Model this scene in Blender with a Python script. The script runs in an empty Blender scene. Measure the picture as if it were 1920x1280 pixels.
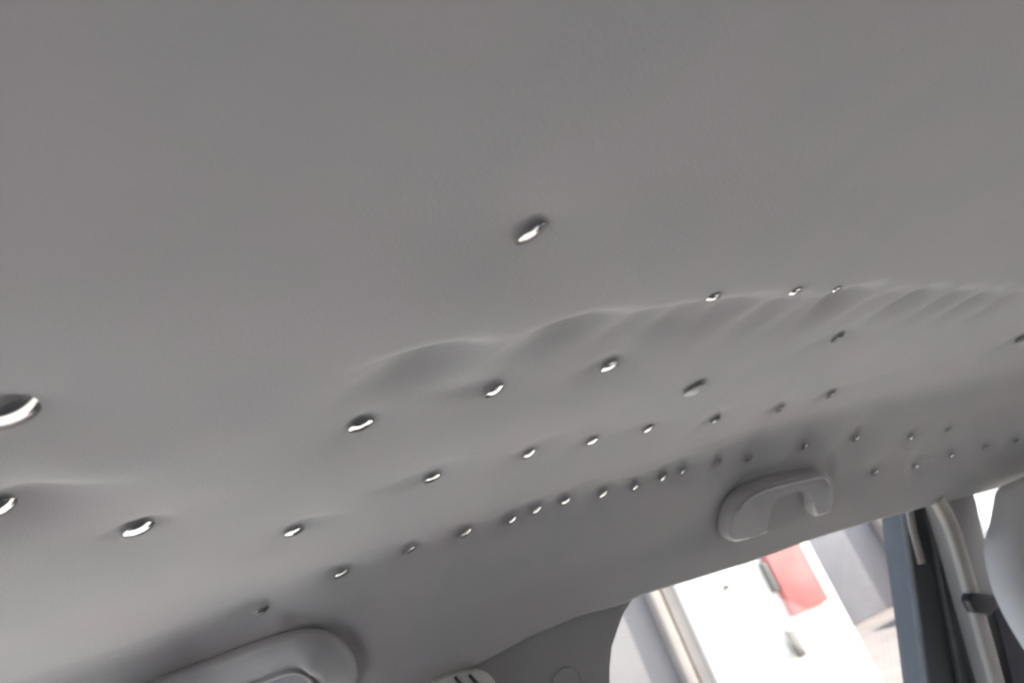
import bpy, bmesh, math, random
import numpy as np
from mathutils import Vector, Matrix

random.seed(7); np.random.seed(7)
sc = bpy.context.scene
col = sc.collection

# ------------------------------------------------------------------ camera
# The world is the car's own frame: X runs along the car towards the windscreen, Y across it
# towards the side window in view, Z up. Units are metres, the pavement is at z = 0.
F = 1300.0                       # focal length in pixels of the 1920 px wide photograph
EYE = 1.30                       # height of the camera
up = np.array([-1223, 2960, -F]); up /= np.linalg.norm(up)
lon = np.array([2807, 589, -F]); lon /= np.linalg.norm(lon)
lon -= up * (up @ lon); lon /= np.linalg.norm(lon)
lat = np.cross(up, lon)
cd = bpy.data.cameras.new('camera'); cam = bpy.data.objects.new('camera', cd); col.objects.link(cam)
cd.sensor_width = 36; cd.lens = 36 * F / 1920
cd.clip_start = 0.01; cd.clip_end = 400
cam.matrix_world = Matrix(((lon[0], lon[1], lon[2], 0), (lat[0], lat[1], lat[2], 0), (up[0], up[1], up[2], EYE), (0, 0, 0, 1)))
cd.dof.use_dof = True; cd.dof.focus_distance = 0.38; cd.dof.aperture_fstop = 9
sc.camera = cam

# ------------------------------------------------------------------ sky, sun, exposure
SUN_EL, SUN_AZ = math.radians(55), math.radians(-20)      # azimuth in the XY plane, from +X; the sun stands behind the camera's side of the car
w = bpy.data.worlds.new('World'); sc.world = w; w.use_nodes = True
nt = w.node_tree; bg = nt.nodes['Background']; bg.inputs['Strength'].default_value = 0.12
sky = nt.nodes.new('ShaderNodeTexSky'); sky.sky_type = 'NISHITA'; sky.sun_disc = False; sky.air_density = .95; sky.dust_density = 2.2; sky.ozone_density = .8
sky.sun_elevation = SUN_EL; sky.sun_rotation = math.pi / 2 - SUN_AZ
nt.links.new(sky.outputs[0], bg.inputs[0])
sd = bpy.data.lights.new('sun', 'SUN'); sd.energy = 4.0; sd.angle = math.radians(0.5); sd.color = (1, .96, .9)
sun = bpy.data.objects.new('sun', sd); col.objects.link(sun)
sdir = Vector((math.cos(SUN_EL) * math.cos(SUN_AZ), math.cos(SUN_EL) * math.sin(SUN_AZ), math.sin(SUN_EL)))
sun.rotation_euler = sdir.to_track_quat('Z', 'Y').to_euler()
sc.view_settings.view_transform = 'Standard'; sc.view_settings.look = 'None'
sc.view_settings.exposure = 2.36; sc.view_settings.gamma = 1.0
sc.cycles.filter_width = 2.2
sc.cycles.max_bounces = 12; sc.cycles.diffuse_bounces = 8
sc.cycles.sample_clamp_indirect = 6

# ------------------------------------------------------------------ helpers
def ray(u, v):
    d = np.array([u - 960, -(v - 640), -F]); return np.array([d @ lon, d @ lat, d @ up])
def at_y(u, v, Y):
    r = ray(u, v); r = r / r[1] * Y; return Vector((r[0], r[1], r[2] + EYE))
def tag(o, label=None, cat=None, group=None, kind=None):
    if label: o['label'] = label
    if cat: o['category'] = cat
    if group: o['group'] = group
    if kind: o['kind'] = kind
    return o
def empty(name, loc=(0, 0, 0)):
    o = bpy.data.objects.new(name, None); o.location = loc; col.objects.link(o); return o
def link(name, me, mat, parent=None, smooth=True):
    o = bpy.data.objects.new(name, me); col.objects.link(o)
    if mat: me.materials.append(mat)
    if smooth:
        for p in me.polygons: p.use_smooth = True
    if parent:
        o.parent = parent; o.matrix_parent_inverse = Matrix.Translation(parent.location).inverted()
    return o
def mesh_bm(name, bm):
    bmesh.ops.recalc_face_normals(bm, faces=bm.faces)
    me = bpy.data.meshes.new(name); bm.to_mesh(me); bm.free(); return me
def auto_smooth(o, deg=40):
    me = o.data
    me.polygons.foreach_set('use_smooth', [True] * len(me.polygons))
    try: me.set_sharp_from_angle(angle=math.radians(deg))
    except Exception: pass
def box(name, lo, hi, mat, parent=None, bevel=0.0):
    bm = bmesh.new(); bmesh.ops.create_cube(bm, size=1)
    for v in bm.verts:
        v.co = Vector([(lo[i] + hi[i]) / 2 + v.co[i] * (hi[i] - lo[i]) for i in range(3)])
    if bevel: bmesh.ops.bevel(bm, geom=bm.edges[:], offset=bevel, segments=3, profile=.5, affect='EDGES')
    o = link(name, mesh_bm(name, bm), mat, parent); auto_smooth(o, 50); return o
def slab(name, pts, thick, mat, parent=None, bevel=.003, seg=3):
    """a flat outline given in 3D (in order), thickened along `thick` (a vector), edges rounded"""
    bm = bmesh.new(); t = Vector(thick)
    a = [bm.verts.new(p) for p in pts]; b = [bm.verts.new(Vector(p) + t) for p in pts]
    fa = bm.faces.new(a); fb = bm.faces.new(b[::-1])
    for i in range(len(pts)):
        j = (i + 1) % len(pts); bm.faces.new((a[i], b[i], b[j], a[j]))
    if bevel: 
        es = [e for e in bm.edges if (e in fa.edges[:] or e in fb.edges[:])]
        bmesh.ops.bevel(bm, geom=es, offset=bevel, segments=seg, profile=.5, affect='EDGES')
    bmesh.ops.triangulate(bm, faces=[f for f in bm.faces if len(f.verts) > 4])
    o = link(name, mesh_bm(name, bm), mat, parent); auto_smooth(o, 40); return o
def spline(pts, n=8):
    """Catmull-Rom through the points"""
    P = [Vector(p) for p in pts]; P = [P[0] * 2 - P[1]] + P + [P[-1] * 2 - P[-2]]; out = []
    for i in range(1, len(P) - 2):
        a, b, c, d = P[i - 1:i + 3]
        for k in range(n):
            t = k / n
            out.append(.5 * ((2 * b) + (c - a) * t + (2 * a - 5 * b + 4 * c - d) * t * t + (3 * b - a - 3 * c + d) * t ** 3))
    out.append(P[-2]); return out
def sweep(name, path, w_, h_, nrm, mat, parent=None, power=3.0, n=20, cap=True, wfun=None):
    """superelliptic section swept on a path: w_ across the path in the surface, h_ along nrm"""
    bm = bmesh.new(); rings = []; N = Vector(nrm).normalized(); m = len(path)
    for i, p in enumerate(path):
        t = (path[min(i + 1, m - 1)] - path[max(i - 1, 0)]).normalized()
        s = t.cross(N).normalized(); nn = s.cross(t).normalized(); k = wfun(i / (m - 1)) if wfun else (1, 1)
        ring = []
        for j in range(n):
            a = 2 * math.pi * j / n; c, q = math.cos(a), math.sin(a)
            cx = math.copysign(abs(c) ** (2 / power), c); cy = math.copysign(abs(q) ** (2 / power), q)
            ring.append(bm.verts.new(p + s * (cx * w_ / 2 * k[0]) + nn * (cy * h_ / 2 * k[1])))
        rings.append(ring)
    for a, b in zip(rings, rings[1:]):
        for j in range(n): bm.faces.new((a[j], a[(j + 1) % n], b[(j + 1) % n], b[j]))
    if cap: bm.faces.new(rings[0]); bm.faces.new(rings[-1][::-1])
    o = link(name, mesh_bm(name, bm), mat, parent); auto_smooth(o, 50); return o

# ------------------------------------------------------------------ materials
def mat(name, c, rough=.6, metal=0, bump=0, bscale=300, var=0, vscale=20, sheen=0, spec=.5, c2=None, detail=4):
    m = bpy.data.materials.new(name); m.use_nodes = True; t = m.node_tree; b = t.nodes['Principled BSDF']
    b.inputs['Base Color'].default_value = (*c, 1); b.inputs['Roughness'].default_value = rough; b.inputs['Metallic'].default_value = metal
    b.inputs['Specular IOR Level'].default_value = spec
    if sheen: b.inputs['Sheen Weight'].default_value = sheen; b.inputs['Sheen Roughness'].default_value = .6
    g = t.nodes.new('ShaderNodeNewGeometry')
    if var or c2:
        n = t.nodes.new('ShaderNodeTexNoise'); n.inputs['Scale'].default_value = vscale; n.inputs['Detail'].default_value = detail
        r = t.nodes.new('ShaderNodeValToRGB'); r.color_ramp.elements[0].position = .38; r.color_ramp.elements[1].position = .62
        lo = [x * (1 - var) for x in c]; hi = c2 if c2 else [min(1, x * (1 + var)) for x in c]
        r.color_ramp.elements[0].color = (*lo, 1); r.color_ramp.elements[1].color = (*hi, 1)
        t.links.new(g.outputs['Position'], n.inputs['Vector']); t.links.new(n.outputs['Fac'], r.inputs['Fac']); t.links.new(r.outputs[0], b.inputs['Base Color'])
    if bump:
        n2 = t.nodes.new('ShaderNodeTexNoise'); n2.inputs['Scale'].default_value = bscale; n2.inputs['Detail'].default_value = 3
        bp = t.nodes.new('ShaderNodeBump'); bp.inputs['Strength'].default_value = bump; bp.inputs['Distance'].default_value = .001
        t.links.new(g.outputs['Position'], n2.inputs['Vector']); t.links.new(n2.outputs['Fac'], bp.inputs['Height']); t.links.new(bp.outputs[0], b.inputs['Normal'])
    return m
M = {}
M['liner'] = mat('liner_fabric', (.399, .401, .400), .95, bump=.3, bscale=1100, vscale=16, c2=(.428, .403, .410), sheen=.15, spec=.1, detail=2)
M['trim'] = mat('trim_plastic', (.33, .325, .325), .62, bump=.1, bscale=900, var=.02, vscale=30, spec=.35)
M['handle'] = mat('handle_plastic', (.36, .355, .36), .42, bump=.06, bscale=1200, var=.02, vscale=60, spec=.5)
M['recess'] = mat('bluish_grey_plastic', (.33, .33, .36), .6)
M['chrome'] = mat('polished_pin', (.52, .515, .50), .12, metal=1)
M['greycap'] = mat('fabric_covered_cap', (.46, .45, .45), .35)
M['steel'] = mat('pin_steel', (.5, .5, .5), .3, metal=1)
M['rubber'] = mat('rubber_seal', (.13, .135, .14), .5, bump=.1, bscale=400, var=.15, vscale=40)
M['black'] = mat('black_plastic', (.03, .03, .035), .45, var=.1, vscale=60)
M['frame'] = mat('door_frame_paint', (.13, .14, .15), .5, spec=.4, var=.06, vscale=14)
M['beige'] = mat('beige_trim', (.46, .43, .40), .55, var=.03, vscale=30)
M['webbing'] = mat('belt_webbing', (.035, .035, .05), .7, bump=.3, bscale=1500)
M['pale'] = mat('pale_vinyl', (.56, .55, .55), .6, bump=.06, bscale=700, var=.03, vscale=12)
M['cream'] = mat('cream_plastic', (.58, .58, .53), .4)
M['white_wall'] = mat('white_painted_wall', (.86, .84, .77), .8, bump=.2, bscale=40, var=.02, vscale=3)
M['grey_wall'] = mat('grey_wall', (.38, .365, .375), .85, bump=.3, bscale=60, var=.06, vscale=2)
M['grey_wall2'] = mat('pale_grey_wall', (.24, .23, .228), .85, bump=.3, bscale=60, var=.06, vscale=2)
M['stone'] = mat('beige_stone', (.40, .36, .32), .85, bump=.3, bscale=50, var=.06, vscale=4)
M['stone_dark'] = mat('dark_groove', (.23, .20, .18), .85)
M['red'] = mat('faded_red_paint', (.52, .165, .15), .6, var=.12, vscale=5)
M['fitting'] = mat('grey_metal_fitting', (.18, .17, .15), .5)
M['asphalt'] = mat('asphalt', (.10, .10, .10), .9, bump=.5, bscale=60, var=.25, vscale=2)
M['road'] = mat('pale_concrete_road', (.50, .49, .47), .9, bump=.5, bscale=60, var=.08, vscale=2)
M['pavement'] = mat('concrete_paving', (.13, .115, .11), .85, bump=.3, bscale=60, var=.1, vscale=3)
M['roof'] = mat('car_roof_board', (.25, .24, .22), .9)
M['cabin'] = mat('cabin_trim', (.20, .20, .195), .8)
M['light_block'] = mat('light_block_black', (.02, .02, .02), .6)  # near-black, for the unseen sheet that blocks light
M['seat'] = mat('seat_cloth', (.30, .295, .29), .9, bump=.3, bscale=500)

# ------------------------------------------------------------------ the pins: (u, v, size factor, dent kind, label)
R0 = .0066
PINS = [
 (995, 435, 1.08, 'flat', 'lone polished pin high on the flat headliner, above the first scalloped ridge'),
 (36, 768, 1.42, 'flat', 'largest, nearest pin cap, cut by the left edge of the photo'),
 (2, 948, .95, 'ridge', 'pin tucked behind the fold at the left edge, under the largest cap'),
 (260, 989, 1.12, 'soft', 'bright long pin cap alone in the lower left of the headliner'),
 (676, 796, 1.00, 'soft', 'narrow black and white pin, leftmost of the row just beyond the scalloped ridge'),
 (926, 731, .92, 'soft', 'pin with black face and white rim, second of the row beyond the scalloped ridge'),
 (1142, 685, .92, 'soft', 'clean bright pin, third of the row beyond the scalloped ridge'),
 (1300, 726, 1.30, 'grey', 'dull grey fabric coloured pin cap among the bright ones'),
 (1570, 632, .92, 'soft', 'lone half white half black pin between the ridge and the middle row, far right'),
 (1912, 635, .95, 'small', 'small dark pin at the right edge of the photo at the end of a crease'),
 (1336, 555, .62, 'ridgepin', 'leftmost white pin peeping over the scalloped ridge'),
 (1491, 544, .64, 'ridgepin', 'brightest white pin on the crest of the scalloped ridge'),
 (1568, 540, .45, 'ridgepin', 'small white speck of a pin on the crest, right of the brightest one'),
 (551, 995, .95, 'soft', 'white pin at the left end of the middle row, above the near grab handle'),
 (810, 895, .88, 'soft', 'dark and white tilted pin, second in the middle row'),
 (991, 850, .82, 'soft', 'white tipped pin, third in the middle row'),
 (1110, 826, .82, 'soft', 'bright curved pin, fourth in the middle row'),
 (1215, 803, .80, 'soft', 'black and white pin, fifth in the middle row, below the dull grey cap'),
 (1340, 785, .80, 'small', 'white pin with a thin dark top, sixth in the middle row'),
 (1461, 765, .80, 'small', 'white pin, seventh in the middle row, above the far grab handle'),
 (1557, 738, .80, 'small', 'faint pin at the right end of the middle row with a crease running from it'),
 (491, 1141, .95, 'edge', 'first pin of the edge row, just above the near grab handle'),
 (640, 1073, .88, 'edge', 'second pin of the edge row, above the rounded corner of the near handle'),
 (770, 1027, .80, 'edge', 'small dark pin, third of the edge row'),
 (872, 997, .85, 'edge', 'darkest crooked pin, fourth of the edge row'),
 (959, 973, .80, 'edge', 'dark tilted pin, first of the closely spaced run on the edge'),
 (1005, 954, .80, 'edge', 'dark pin with a light side, second of the closely spaced run on the edge'),
 (1059, 938, .80, 'edge', 'dark pin with white foot, third of the closely spaced run on the edge'),
 (1130, 924, .80, 'edge', 'thin pin between wide gaps in the middle of the edge row'),
 (1190, 911, .80, 'edge', 'black and white pin left of the pair in the edge row'),
 (1243, 893, .85, 'edge', 'black topped pin, left one of the close pair in the edge row'),
 (1280, 881, .70, 'edge', 'small white pin, right one of the close pair in the edge row'),
 (1344, 867, .80, 'edge', 'small dark pin left above the far grab handle'),
 (1402, 857, .80, 'pit', 'dark pin in a small hollow directly above the left bend of the far handle'),
 (1508, 835, .80, 'pit', 'dark pin in the wide hollow above the top bar of the far handle'),
 (1604, 821, .80, 'pit', 'dark pin in the hollow right of the far grab handle'),
 (1707, 818, .70, 'small', 'single tiny dark pin between the far handle and the right crease'),
 (1779, 804, .55, 'small', 'faintest tiny pin near the upper right crease'),
 (1640, 884, .70, 'edge', 'small dark pin lowest to the right of the far handle'),
 (1716, 873, .60, 'edge', 'tiny pin, second of the lower right line above the window corner'),
 (1783, 852, .65, 'edge', 'tiny pale pin, third of the lower right line'),
 (1847, 838, .65, 'small', 'whitest tiny pin of the lower right line'),
 (1904, 824, .65, 'small', 'pale pin ending the lower right line at the photo edge'),
]
# dents of the scalloped ridge whose pins are hidden behind the fold: (u, v of the scallop's crest, strength)
SCALLOPS = [(818, 637, 1.0), (1102, 580, 1.05), (1238, 568, .75), (1322, 562, .95), (1402, 553, .9), (1482, 551, .7), (1560, 546, .6), (1612, 537, 1.15), (1682, 537, .5), (1748, 536, .95), (1815, 536, .7), (1866, 541, .8), (1925, 541, .7)]
SCALLOPS_L = [(55, 925, .55)]
# ------------------------------------------------------------------ base form of the headliner
PY = np.array([-.80, -.70, -.62, -.55, -.40, -.2, 0, .15, .27, .35, .42, .47, .506, .520, .545, .575, .60, .63, .68, .76])
PZ = np.array([-.10, .02, .085, .110, .124, .130, .131, .1280, .1232, .1130, .1040, .0975, .0925, .0868, .0655, .0355, .0035, -.033, -.095, -.19])
yy = np.arange(-.80, .76, .001); zz = np.interp(yy, PY, PZ)
def smooth(z, s):
    k = np.exp(-.5 * (np.arange(-4 * s, 4 * s + 1) / s) ** 2); k /= k.sum()
    return np.convolve(np.pad(z, (4 * s, 4 * s), mode='reflect', reflect_type='odd'), k, 'valid')
zs_soft = smooth(zz, 22); zs_sharp = smooth(zz, 4)
wedge = np.clip((yy - .39) / .06, 0, 1); wedge = wedge * wedge * (3 - 2 * wedge)
zprof = zs_soft * (1 - wedge) + zs_sharp * wedge
def drop(x): return .13 * np.maximum(0, x - .35) ** 2 + .02 * np.maximum(0, -x - .5) ** 2
def widen(x):
    t = np.clip((.075 - x) / .12, 0, 1); return .055 * t * t * (3 - 2 * t)      # the cloth reaches further out towards the rear door
def base(x, y): return np.interp(y - widen(x) * np.clip((y - .3) / .2, 0, 1), yy, zprof) - drop(x)
def hit(u, v, fn=base):
    r = ray(u, v); r = r / np.linalg.norm(r); t = np.linspace(.04, 2.5, 9000)
    d = r[2] * t - fn(r[0] * t, r[1] * t); i = int(np.argmax(d > 0)) if (d > 0).any() else len(t) - 1
    if d[0] > 0: i = 1
    # rays that go down: look for the last crossing from inside the cabin to beyond the panel
    return np.array([r[0] * t[i], r[1] * t[i], r[2] * t[i]])
# fold line in plan: passes through the crests
crest = sorted([tuple(hit(u, v - 9 * min(1, max(0, (u - 1150) / 250)))[:2]) for u, v in [(0, 936), (150, 893), (300, 850), (500, 765), (700, 684), (818, 637), (960, 600), (1102, 580), (1238, 568), (1402, 553), (1560, 543), (1690, 532), (1808, 531), (1920, 533)]])
cx_, cy_ = np.array([c[0] for c in crest]), np.array([c[1] for c in crest])
def crest_y(x): return np.interp(x, cx_, cy_)
dents = []
for u, v, s in SCALLOPS + SCALLOPS_L:
    p = hit(u, v - 9 * min(1, max(0, (u - 1150) / 250))); dents.append((p[0], p[1] + .014, s))
pits = []
for u, v, s, k, _ in PINS:
    p = hit(u, v)
    if k == 'soft': pits.append((p[0], p[1], .0024, .026, .0003, .009))
    elif k == 'flat': pits.append((p[0], p[1], .0020, .030, .0008, .010))
    elif k in ('small', 'edge'): pits.append((p[0], p[1], .0014, .012, .0008, .006))
    elif k == 'pit': pits.append((p[0] + .004, p[1] + .004, .0072, .017, .0, .007))
    elif k == 'ridge': pits.append((p[0], p[1], .0050, .016, .0010, .008))
    elif k == 'grey': pits.append((p[0], p[1], .0008, .020, .0, .009))
# creases running from some pins: (u0,v0,u1,v1,depth,width)
HPATH1 = [hit(u, v)[:2] for u, v in [(560, 1166), (590, 1164), (622, 1172), (650, 1195), (672, 1235), (682, 1285)]]
HPATH = [hit(u, v)[:2] for u, v in [(1362, 1000), (1366, 975), (1378, 945), (1398, 918), (1432, 900), (1480, 888), (1520, 880), (1552, 876)]]
CREASE = [(1560, 737, 1700, 690, .0016, .007), (1912, 636, 1800, 690, .0020, .010), (1822, 802, 1900, 752, .0085, .012), (1872, 792, 1925, 756, .006, .009),
          (262, 985, 420, 920, .0010, .010), (10, 945, 150, 890, .0016, .010), (553, 993, 640, 955, .0008, .008), (1716, 873, 1790, 820, .002, .010)]
for u, v, s_, k_, _ in PINS:                                # the cloth puckers away from each pin
    if k_ in ('soft', 'small', 'edge', 'pit'):
        for q_ in range(2):
            L_ = random.uniform(45, 95) * (1.4 if k_ == 'soft' else .9); a_ = math.radians((205 if q_ else 25) + random.uniform(-22, 22))
            CREASE.append((u, v, u + L_ * math.cos(a_), v - L_ * math.sin(a_), random.uniform(.0012, .0026), random.uniform(.005, .008)))
creases = [(hit(a, b), hit(c, d), e, f) for a, b, c, d, e, f in CREASE]
def surf(x, y):
    x, y = np.broadcast_arrays(np.asarray(x, float), np.asarray(y, float))
    z = base(x, y).copy()
    cy = crest_y(x); d = y - cy
    amp = .0042 * np.clip((x + .12) / .2, .35, 1)
    # loose cloth hangs lowest along the fold: gentle rise towards the camera, quicker beyond
    z -= amp * np.where(d < 0, np.exp(-.5 * (d / .055) ** 2), np.exp(-.5 * (d / .030) ** 2))
    tot = np.zeros_like(z)
    for X, Y, s in dents:
        dx = x - X; dy = y - Y; dxs = dx + .55 * np.maximum(dy, 0)       # the dent trails away to the lower left
        near = np.clip(1.15 - X, .6, 1)
        a = np.exp(-.5 * (dxs / ((.019 + .10 * np.maximum(dy, 0)) * near)) ** 2) * np.exp(-.5 * (dy / np.where(dy < 0, .0075, .017)) ** 2)
        b = np.exp(-.5 * (dxs / ((.018 + .30 * np.maximum(dy, 0)) * near)) ** 2) * np.exp(-.5 * (dy / np.where(dy < 0, .0075, .030)) ** 2)
        tot += (s * (.0088 * a + .0026 * b * min(1, max(.3, 1.25 - 2 * X)))) ** 2.5
    z += tot ** .4
    for X, Y, a, r, b, q in pits:
        rr = (x - X) ** 2 + (y - Y) ** 2
        z += a * np.exp(-.5 * rr / r ** 2) + b * np.exp(-.5 * rr / q ** 2)
    for p, q, a, wd in creases:
        L = math.hypot(q[0] - p[0], q[1] - p[1]); tx, ty = (q[0] - p[0]) / L, (q[1] - p[1]) / L
        s_ = np.clip(((x - p[0]) * tx + (y - p[1]) * ty) / L, 0, 1)
        dd = np.hypot(x - p[0] - s_ * L * tx, y - p[1] - s_ * L * ty)
        z += a * (1 - s_) ** .7 * (.35 + .65 * np.clip(s_ / .3, 0, 1)) * np.exp(-.5 * (dd / wd) ** 2)
    dm = np.full(z.shape, 9.0); dn = np.full(z.shape, 9.0)      # hollows added round the handles to darken a halo there
    for p, q in zip(HPATH1, HPATH1[1:]):
        L2 = (q[0] - p[0]) ** 2 + (q[1] - p[1]) ** 2
        t = np.clip(((x - p[0]) * (q[0] - p[0]) + (y - p[1]) * (q[1] - p[1])) / L2, 0, 1)
        dn = np.minimum(dn, np.hypot(x - p[0] - t * (q[0] - p[0]), y - p[1] - t * (q[1] - p[1])))
    z += .005 * np.exp(-.5 * (dn / .006) ** 2)
    for p, q in zip(HPATH, HPATH[1:]):
        L2 = (q[0] - p[0]) ** 2 + (q[1] - p[1]) ** 2
        t = np.clip(((x - p[0]) * (q[0] - p[0]) + (y - p[1]) * (q[1] - p[1])) / L2, 0, 1)
        dm = np.minimum(dm, np.hypot(x - p[0] - t * (q[0] - p[0]), y - p[1] - t * (q[1] - p[1])))
    z += .0065 * np.exp(-.5 * (dm / .007) ** 2)
    # slow unevenness of the glued cloth
    z += .0003 * np.sin(x * 31 + 2 * np.sin(y * 17)) * np.cos(y * 37 + 1.3 * np.sin(x * 23)) +   .00015 * np.sin(x * 71 + y * 53)
    return z

# lower border of the moulded side: seam over the rear pillar, then the top of the window opening
border = sorted([tuple(hit(u, v)[:2]) for u, v in [(880, 1246), (930, 1221), (1000, 1183), (1080, 1149), (1150, 1131), (1170, 1124), (1208, 1107), (1280, 1087), (1402, 1050), (1505, 1012), (1567, 992), (1636, 972), (1695, 956), (1760, 938), (1840, 920), (1920, 897)]])
print('border', [(round(a, 3), round(b, 3)) for a, b in border])
bx, by = np.array([b[0] for b in border]), np.array([b[1] for b in border])
def yend(x): return np.interp(x, bx, by)

def grid_mesh(name, X, Yc, extra=None):
    nx = len(X)
    rows = []
    for y in Yc:
        rows.append(np.stack([X, np.full(nx, y), surf(X, np.full(nx, y))], 1))
    ye = yend(X)
    for t in np.linspace(0, 1, 22)[1:]:
        y = Yc[-1] + t * (ye - Yc[-1]); rows.append(np.stack([X, y, surf(X, y)], 1))
    last = rows[-1]                                            # rolled lower lip
    for dy, dz in ((.0012, -.0018), (.0035, -.0022), (.006, -.0008), (.012, .012)):
        rows.append(last + np.array([0, dy, dz]))
    V = np.concatenate(rows); V[:, 2] += EYE; ny = len(rows)
    idx = np.arange(nx * ny).reshape(ny, nx)
    q = np.stack([idx[:-1, :-1], idx[:-1, 1:], idx[1:, 1:], idx[1:, :-1]], -1).reshape(-1, 4)
    me = bpy.data.meshes.new(name); me.from_pydata(V.tolist(), [], q[:, ::-1].tolist()); me.update(); return me
X = np.concatenate([np.arange(-1.2, -.2, .012), np.arange(-.2, .95, .0028), np.arange(.95, 1.31, .012)])
Yc = np.concatenate([np.arange(-.66, 0, .012), np.arange(0, .50, .0026), np.arange(.50, .56, .0022)])
liner = link('headliner', grid_mesh('headliner', X, Yc), M['liner'])
tag(liner, 'sagging grey cloth headliner dented by rows of pins', 'headliner')

# ------------------------------------------------------------------ pins
def lathe(name, prof, n=40):
    bm = bmesh.new(); rings = []
    for r, h in prof:
        rings.append([bm.verts.new((0, 0, h))] if r == 0 else [bm.verts.new((r * math.cos(2 * math.pi * j / n), r * math.sin(2 * math.pi * j / n), h)) for j in range(n)])
    for a, b in zip(rings, rings[1:]):
        for j in range(n):
            k = (j + 1) % n
            if len(a) == 1: bm.faces.new((a[0], b[j], b[k]))
            elif len(b) == 1: bm.faces.new((a[j], b[0], a[k]))
            else: bm.faces.new((a[j], b[j], b[k], a[k]))
    return mesh_bm(name, bm)
def shaft_mesh():
    bm = bmesh.new(); bmesh.ops.create_cone(bm, segments=10, radius1=.0002, radius2=.0006, depth=.008, cap_ends=True)
    for v in bm.verts: v.co.z -= .0045
    return mesh_bm('shaft', bm)
capM = lathe('cap', [(r_ * .0066, .0015 * (1 - r_ ** 2.0)) for r_ in (0, .12, .24, .36, .48, .6, .7, .8, .88, .94, .98, 1)] + [(.0064, -.0003), (0, -.0003)]); capM.materials.append(M['chrome'])
capG = lathe('grey_cap', [(r_ * .0066, .0021 * (1 - r_ ** 2)) for r_ in (0, .2, .4, .6, .75, .88, .96, 1)] + [(.0064, -.0003), (0, -.0003)]); capG.materials.append(M['greycap'])
shM = shaft_mesh(); shM.materials.append(M['steel'])
for me in (capM, capG):
    for p in me.polygons: p.use_smooth = True
def place_pin(u, v, s, kind, label, surf_hit=True):
    p = hit(u, v, surf) if kind != 'ridgepin' else hit(u, v - 3, surf)
    if kind == 'ridgepin':                                  # stands just beyond the crest of the fold
        p = hit(u, v + 1, surf)
    x, y = p[0], p[1]; z = float(surf(x, y))
    zx = float(surf(x + .006, y) - surf(x - .006, y)) / .012; zy = float(surf(x, y + .006) - surf(x, y - .006)) / .012
    n = Vector((zx, zy, -1)).normalized()
    if kind in ('edge', 'pit', 'small'): n = (n * .3 + Vector((0, -.15, -1)) * .7).normalized()
    n = (n + Vector((random.uniform(-.09, .09), random.uniform(-.06, .06), 0))).normalized()
    n = (n + Vector((.30 if kind == 'flat' else .21, .19 if kind in ('flat', 'soft', 'ridge') else .12, 0))).normalized()
    if kind == 'ridgepin': n = Vector((-.12, .03 + random.uniform(-.03, .03), -1)).normalized()
    if kind == 'grey': n = Vector((.08, .0, -1)).normalized()
    root = empty('headliner_pin', Vector((x, y, z + EYE)) + n * (.0022 if kind == 'grey' else .0015 if kind in ('small', 'edge', 'pit') else .0010))
    root.rotation_euler = n.to_track_quat('Z', 'Y').to_euler(); root.scale = (s, s, s)
    tag(root, label, 'pin', 'pins holding up the headliner')
    c = bpy.data.objects.new('cap', capG if kind == 'grey' else capM); col.objects.link(c); c.parent = root
    h = bpy.data.objects.new('shaft', shM); col.objects.link(h); h.parent = root
for a in PINS: place_pin(*a)

# ------------------------------------------------------------------ grab handles
def panel_pt(u, v, lift):
    """point over the moulded side, lifted off it towards the cabin"""
    p = hit(u, v); q = np.array([p[0], p[1], p[2] + EYE]); n = Vector((0, -.78, -.62)).normalized()
    return Vector(q) + n * lift
def on_plane(u, v, p0, n):
    r = Vector(ray(u, v)); o = Vector((0, 0, EYE)); t = (Vector(p0) - o).dot(n) / r.dot(n); return o + r * t
PN = Vector((0, -.78, -.62)).normalized()
# far handle
p0 = panel_pt(1450, 960, .015)
h2 = empty('grab_handle', panel_pt(1450, 960, 0)); tag(h2, 'far grab handle, whole, above the bright side window', 'grab handle', 'grab handles along the side of the roof')
def back(p, d): return p - PN * d
def H2(u, v, d=0): return back(on_plane(u, v, p0, PN), d)
outl = [(1384, 1017), (1371, 1015), (1366, 1000), (1369, 972), (1378, 950), (1392, 932), (1412, 918), (1450, 905), (1500, 893), (1540, 886), (1554, 888), (1562, 898), (1564, 915), (1562, 940), (1561, 960), (1548, 966), (1533, 969), (1528, 960), (1526, 940), (1524, 922), (1515, 915), (1495, 920), (1465, 929), (1447, 936), (1441, 948), (1441, 975), (1442, 999), (1415, 1007)]
slab('grip', [H2(u, v) for u, v in outl], -PN * .017, M['handle'], h2, bevel=.0042, seg=5)
sweep('highlight_bead', spline([H2(1384, 958, -.0005), H2(1400, 936, -.0008), H2(1432, 918, -.001), H2(1480, 905, -.001), H2(1530, 894, -.001), H2(1548, 895, -.001), H2(1555, 908, -.0005)], 8), .0035, .003, PN, M['handle'], h2, power=2)  # thin ridge added to draw the highlight along the top edge
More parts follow.
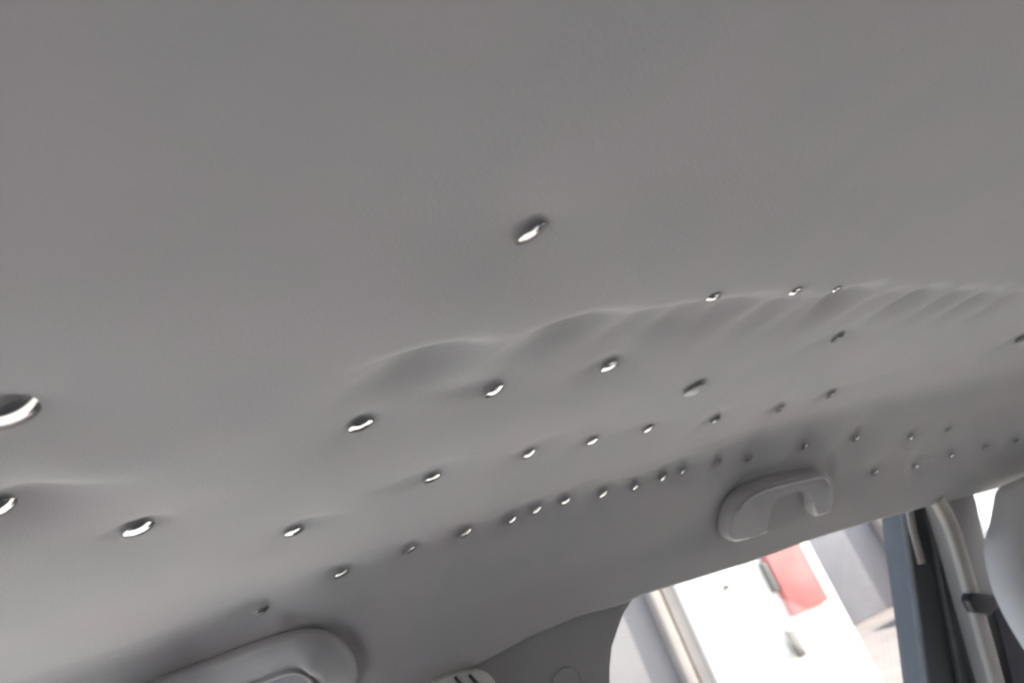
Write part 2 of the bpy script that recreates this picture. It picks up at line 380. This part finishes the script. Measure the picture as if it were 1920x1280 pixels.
# near handle
p1 = panel_pt(520, 1230, .011)
h1 = empty('grab_handle', panel_pt(520, 1230, 0)); tag(h1, 'near grab handle, large and cut by the bottom of the photo', 'grab handle', 'grab handles along the side of the roof')
def H1(u, v, d=0): return panel_pt(u, v, .011 - d)
path = spline([H1(120, 1400, .03), H1(250, 1325, .008), H1(400, 1256, 0), H1(520, 1213, 0), H1(578, 1204, 0), H1(613, 1226, .003), H1(631, 1268, .010), H1(628, 1330, .035)], 12)
sweep('grip', path, .031, .015, PN, M['handle'], h1, power=3.4)
rim = [(330, 1318), (400, 1286), (470, 1254), (530, 1231), (560, 1234), (578, 1254), (586, 1290), (590, 1345)]
sweep('rim', spline([H1(u, v, -.006) for u, v in rim], 10), .0035, .010, PN, M['handle'], h1, power=2.4)
slab('recess', [H1(u, v, .002) for u, v in rim + [(330, 1440)]], -PN * .004, M['recess'], h1, bevel=.0005)
# ------------------------------------------------------------------ side wall of the cabin: pillars and door frame
def wall_y(z, off=0): return .612 + off - .25 * (z - EYE)       # the side leans outwards towards the sill
def on_wall(u, v, off=0):
    n = Vector((0, 1, .25)).normalized(); return on_plane(u, v, (0, .612 + off, EYE), n)
WN = Vector((0, 1, .25)).normalized()
# rear pillar left of the window
pil = empty('window_pillar', on_wall(1060, 1270)); tag(pil, 'dark grey pillar trim between the near handle and the bright window', 'pillar trim')
out = [on_wall(u, v) for u, v in [(640, 1335), (760, 1280), (880, 1236), (930, 1210), (1000, 1172), (1080, 1137), (1150, 1118), (1205, 1100), (1186, 1122), (1166, 1146), (1154, 1178), (1147, 1212), (1143, 1250), (1143, 1300), (1150, 1400), (1160, 1500), (1180, 1640), (700, 1640)]]
slab('panel', out, WN * .03, M['trim'], pil, bevel=.002)
cc = on_wall(1062, 1278, -.0)
bm = bmesh.new(); bmesh.ops.create_cone(bm, segments=40, radius1=.0125, radius2=.0115, depth=.002, cap_ends=True)
rot = (-WN).to_track_quat('Z', 'Y').to_matrix().to_4x4(); bmesh.ops.transform(bm, matrix=Matrix.Translation(cc - WN * .0008) @ rot, verts=bm.verts)
o = link('screw_cover', mesh_bm('screw_cover', bm), M['trim'], pil); auto_smooth(o, 30)
# pale slotted guide at the bottom edge
bg_ = empty('belt_guide', on_wall(875, 1275, -.02)); tag(bg_, 'small cream slotted guide at the bottom edge, right of the near handle', 'belt guide')
body = [on_wall(u, v, -.02) for u, v in [(815, 1279), (840, 1268), (870, 1261), (900, 1256), (914, 1260), (926, 1272), (940, 1296), (950, 1330), (800, 1340), (806, 1300)]]
slab('housing', body, WN * .012, M['cream'], bg_, bevel=.002)
for (a, b) in (((853, 1268), (884, 1306)), ((880, 1264), (912, 1300))):
    pa, pb = on_wall(*a, -.0208), on_wall(*b, -.0208); sweep('slot', [pa, (pa + pb) / 2, pb], .0026, .002, -WN, M['black'], bg_, power=2)

# dark door frame seen past the front edge of the window
df = empty('door_frame', on_wall(1760, 1150, .04)); tag(df, 'dark door frame with rubber seals beside the beige pillar trim', 'door frame')
def band(name, L, R, off, th, m, parent, bevel=.002):
    pts = [on_wall(u, v, off) for u, v in L] + [on_wall(u, v, off) for u, v in R[::-1]]
    return slab(name, pts, WN * th, m, parent, bevel=bevel)
band('frame_panel', [(1686, 930), (1697, 1010), (1709, 1090), (1722, 1180), (1737, 1290), (1755, 1420)], [(1752, 930), (1778, 1010), (1800, 1090), (1825, 1180), (1857, 1290), (1900, 1420)], .035, .03, M['frame'], df)
def tube(name, pts, off, wd, ht, m, parent, power=2.2):
    return sweep(name, spline([on_wall(u, v, off) for u, v in pts], 8), wd, ht, -WN, m, parent, power=power, n=14)
tube('seal', [(1754, 935), (1776, 1000), (1796, 1080), (1817, 1165), (1850, 1280), (1890, 1400)], .022, .008, .012, M['rubber'], df)
tube('seal', [(1731, 930), (1748, 1000), (1764, 1080), (1782, 1170), (1806, 1290), (1840, 1410)], .028, .010, .010, M['rubber'], df)
tube('seal', [(1691, 930), (1699, 1000), (1711, 1085), (1723, 1170), (1737, 1280), (1756, 1410)], .030, .006, .010, M['rubber'], df)
tube('reflection_strip', [(1704, 950), (1711, 990), (1720, 1025), (1728, 1056)], .024, .011, .006, M['beige'], df)  # pale strip modelled in place of a reflection on the frame

# front pillar trim
bp_ = empty('window_pillar', on_wall(1820, 1100)); tag(bp_, 'beige grey pillar trim carrying the seat belt, right of the dark seals', 'pillar trim')
band('panel', [(1752, 925), (1775, 985), (1795, 1050), (1815, 1120), (1838, 1200), (1864, 1290), (1905, 1430)],
     [(1822, 905), (1830, 940), (1837, 975), (1848, 1010), (1857, 1060), (1870, 1118), (1915, 1190), (1990, 1290), (2100, 1430)], -.002, .02, M['trim'], bp_, .003)
tube('edge_strip', [(1757, 935), (1782, 985), (1803, 1050), (1823, 1120), (1846, 1200), (1871, 1290), (1910, 1420)], -.005, .020, .012, M['beige'], bp_, 2.6)
# belt
sb = empty('seat_belt', on_wall(1840, 1140, -.02)); tag(sb, 'dark seat belt hanging from its anchor on the pillar', 'seat belt')
band('anchor', [(1822, 1112), (1818, 1126), (1830, 1148)], [(1872, 1112), (1876, 1135), (1860, 1152)], -.022, .012, M['black'], sb, .003)
band('webbing', [(1862, 1118), (1866, 1150), (1884, 1215), (1902, 1290), (1940, 1420)], [(1874, 1112), (1903, 1160), (1945, 1225), (1990, 1300), (2060, 1420)], -.012, .002, M['webbing'], sb, .0006)
# pale visor beyond the pillar
vs = empty('sun_visor', at_y(1900, 1020, .56)); tag(vs, 'pale grey padded visor with rounded corner at the right edge', 'sun visor')
edge = [(1882, 910), (1872, 920), (1867, 945), (1861, 978), (1851, 1014), (1853, 1050), (1861, 1085), (1872, 1118), (1895, 1165), (1930, 1222), (1985, 1300), (2060, 1400)]
bm = bmesh.new(); rows = []
prof_v = [(0.0, .030), (.0015, .034), (.004, .036), (.0, .030)]
for p in spline([at_y(u, v, .60) for u, v in edge], 6):
    row = []
    for k in range(11):                                   # rounded rear edge of the pad, then its flat face
        a_ = math.pi * k / 10 * .5 + math.pi * .0
        row.append(bm.verts.new(p + Vector((.034 * (1 - math.cos(a_)), -.034 * math.sin(a_), 0))))
    row.append(bm.verts.new(p + Vector((.42, -.040, 0))))
    rows.append(row)
for a_, b_ in zip(rows, rows[1:]):
    for j in range(len(a_) - 1): bm.faces.new((a_[j], a_[j + 1], b_[j + 1], b_[j]))
back = [[bm.verts.new(r_[0].co + Vector((0, .004, 0))), bm.verts.new(r_[-1].co + Vector((0, .044, 0)))] for r_ in rows]
for i in range(len(rows) - 1):
    bm.faces.new((back[i][0], back[i][1], back[i + 1][1], back[i + 1][0])); bm.faces.new((rows[i][0], rows[i + 1][0], back[i + 1][0], back[i][0]))
for i in (0, -1): bm.faces.new(rows[i] + [back[i][1], back[i][0]])
o = link('pad', mesh_bm('pad', bm), M['pale'], vs); auto_smooth(o, 50)
sweep('piping', spline([at_y(u, v, .602) for u, v in edge[1:5]], 6), .0028, .0028, (0, -1, 0), M['rubber'], vs, power=2, n=10)

# window glass
def glass():
    m = bpy.data.materials.new('window_glass'); m.use_nodes = True; t = m.node_tree; t.nodes.clear()
    o = t.nodes.new('ShaderNodeOutputMaterial'); mx = t.nodes.new('ShaderNodeMixShader'); tr = t.nodes.new('ShaderNodeBsdfTransparent'); gl = t.nodes.new('ShaderNodeBsdfGlossy')
    tr.inputs[0].default_value = (.95, .945, .925, 1); gl.inputs['Roughness'].default_value = .02; mx.inputs[0].default_value = .05
    t.links.new(tr.outputs[0], mx.inputs[1]); t.links.new(gl.outputs[0], mx.inputs[2]); t.links.new(mx.outputs[0], o.inputs[0]); return m
M['glass'] = glass()
for nm, x0, x1, lb in (('side_window', .20, .90, 'clear side window glass between the two pillars'), ('side_window', .905, 1.6, 'side window glass ahead of the belt pillar')):
    pts = [Vector((x, wall_y(z, .055), z)) for x, z in ((x0, EYE + .02), (x1, EYE + .02), (x1, EYE - .5), (x0, EYE - .5))]
    g = slab(nm, pts, WN * .004, M['glass'], None, bevel=0)
    tag(g, lb, 'window')

# ------------------------------------------------------------------ rest of the car and added light blockers, mostly out of the picture
def quad_wall(name, pts, thick, m, kind='structure'):
    o = slab(name, pts, thick, m, None, bevel=0); o['kind'] = kind; return o
def wy(z): return wall_y(z, .0)
quad_wall('roof_panel', [(-1.3, -.72, EYE + .15), (1.25, -.72, EYE + .145), (1.25, .66, EYE + .145), (-1.3, .66, EYE + .15)], (0, 0, .02), M['roof'])
quad_wall('cabin_wall', [(-1.3, .66, EYE + .15), (1.25, .66, EYE + .145), (1.25, .655, EYE + .02), (-1.3, .655, EYE + .02)], (0, .02, 0), M['roof'])
quad_wall('cabin_floor', [(-1.3, -.75, .32), (1.6, -.75, .32), (1.6, .75, .32), (-1.3, .75, .32)], (0, 0, -.02), M['cabin'])
for sgn, nm in ((1, 'door_panel'), (-1, 'door_panel')):
    quad_wall(nm, [(-1.3, sgn * .76, .32), (1.6, sgn * .76, .32), (1.6, sgn * .735, .80), (-1.3, sgn * .735, .80)], (0, sgn * .04, 0), M['cabin'])
quad_wall('light_block_sheet', [(-1.3, -.735, .80), (2.2, -.735, .80), (1.7, -.67, EYE + .14), (-1.3, -.67, EYE + .14)], (0, -.005, 0), M['light_block'])  # unseen opaque sheet, added to keep light out on the opposite side
quad_wall('cabin_bulkhead', [(-1.3, -.76, .32), (-1.3, .76, .32), (-1.3, .72, EYE - .35), (-1.3, -.72, EYE - .35)], (-.03, 0, 0), M['cabin'])
box('rear_seat_bounce', (-1.1, -.7, .35), (-.1, .7, .78), M['seat'], bevel=.06)['kind'] = 'structure'  # out of view, added to bounce light up to the headliner
box('front_seat_blocker', (.80, -.64, .35), (1.0, -.02, 1.26), M['black'], bevel=.05)['kind'] = 'structure'  # single dark seat added out of view, cuts windscreen glints on the pins
box('bonnet_blocker', (1.65, -.8, .4), (3.0, .8, .88), M['black'], bevel=.08)['kind'] = 'structure'  # dark box added out of view, blocks low light through the windscreen

# ------------------------------------------------------------------ street outside
FY = 4.5
def fx(k, Y=FY): return k * Y
g = box('ground', (-80, -80, -.4), (120, 120, 0), M['asphalt']); g['kind'] = 'structure'
g = box('road', (-80, -20, -.2), (120, 3.2, .006), M['road']); g['kind'] = 'structure'
g = box('pavement', (-20, 3.2, -.1), (40, 9.5, .12), M['pavement'], bevel=.02); g['kind'] = 'structure'
# white bay between grey walls
wb = empty('building', (4.4, FY, .12)); tag(wb, 'overexposed white building front with a red panel, seen through the window', 'building')
box('wall', (fx(.597), FY, .12), (fx(.874), FY + .5, 4.2), M['white_wall'], wb, .01)
box('pilaster', (fx(.553), FY + .02, .12), (fx(.5705), FY + .5, 4.2), M['stone'], wb, .01)
box('groove', (fx(.5705), FY + .10, .12), (fx(.5765), FY + .5, 4.2), M['stone_dark'], wb)
box('pilaster', (fx(.5765), FY + .03, .12), (fx(.597), FY + .5, 4.2), M['stone'], wb, .01)
z0, z1 = EYE - .117 * FY, EYE - .005 * FY
box('red_panel', (fx(.768), FY - .06, z0), (fx(.845), FY + .02, z1), M['red'], wb, .01)
box('panel_edge', (fx(.757), FY - .05, EYE - .075 * FY), (fx(.768), FY + .02, EYE - .028 * FY), M['fitting'], wb, .01)
box('door_pull', (fx(.738), FY - .07, EYE - .172 * FY), (fx(.756), FY - .03, EYE - .128 * FY), M['fitting'], wb, .02)
box('wall_hook', (fx(.676), FY - .05, EYE - .043 * FY), (fx(.682), FY + .02, EYE - .036 * FY), M['fitting'], wb, .005)
lw = box('building', (-3, FY + .1, .12), (fx(.553), FY + .8, 5), M['grey_wall2'], bevel=.01); tag(lw, 'plain pale grey wall left of the beige pilasters outside', 'building')
rb = empty('building', (6.5, 7, .12)); tag(rb, 'lavender grey wall set back right of the white bay, with pale pipes', 'building')
RY = 7.0
box('wall', (fx(.80, RY), RY, .12), (fx(1.26, RY), RY + .5, 5), M['grey_wall'], rb, .01)
for k, wd in ((1.022, .016), (1.062, .022)):
    box('pipe', (fx(k - wd / 2, RY), RY - .16, .12), (fx(k + wd / 2, RY), RY - .04, 5), M['stone'], rb, .03)
ww = box('building', (1.27 * 5.2, 5.2, .12), (fx(2.6, RY), 6.0, 1.5), M['white_wall'], bevel=.01); tag(ww, 'white wall seen in the small gap beside the visor', 'building')
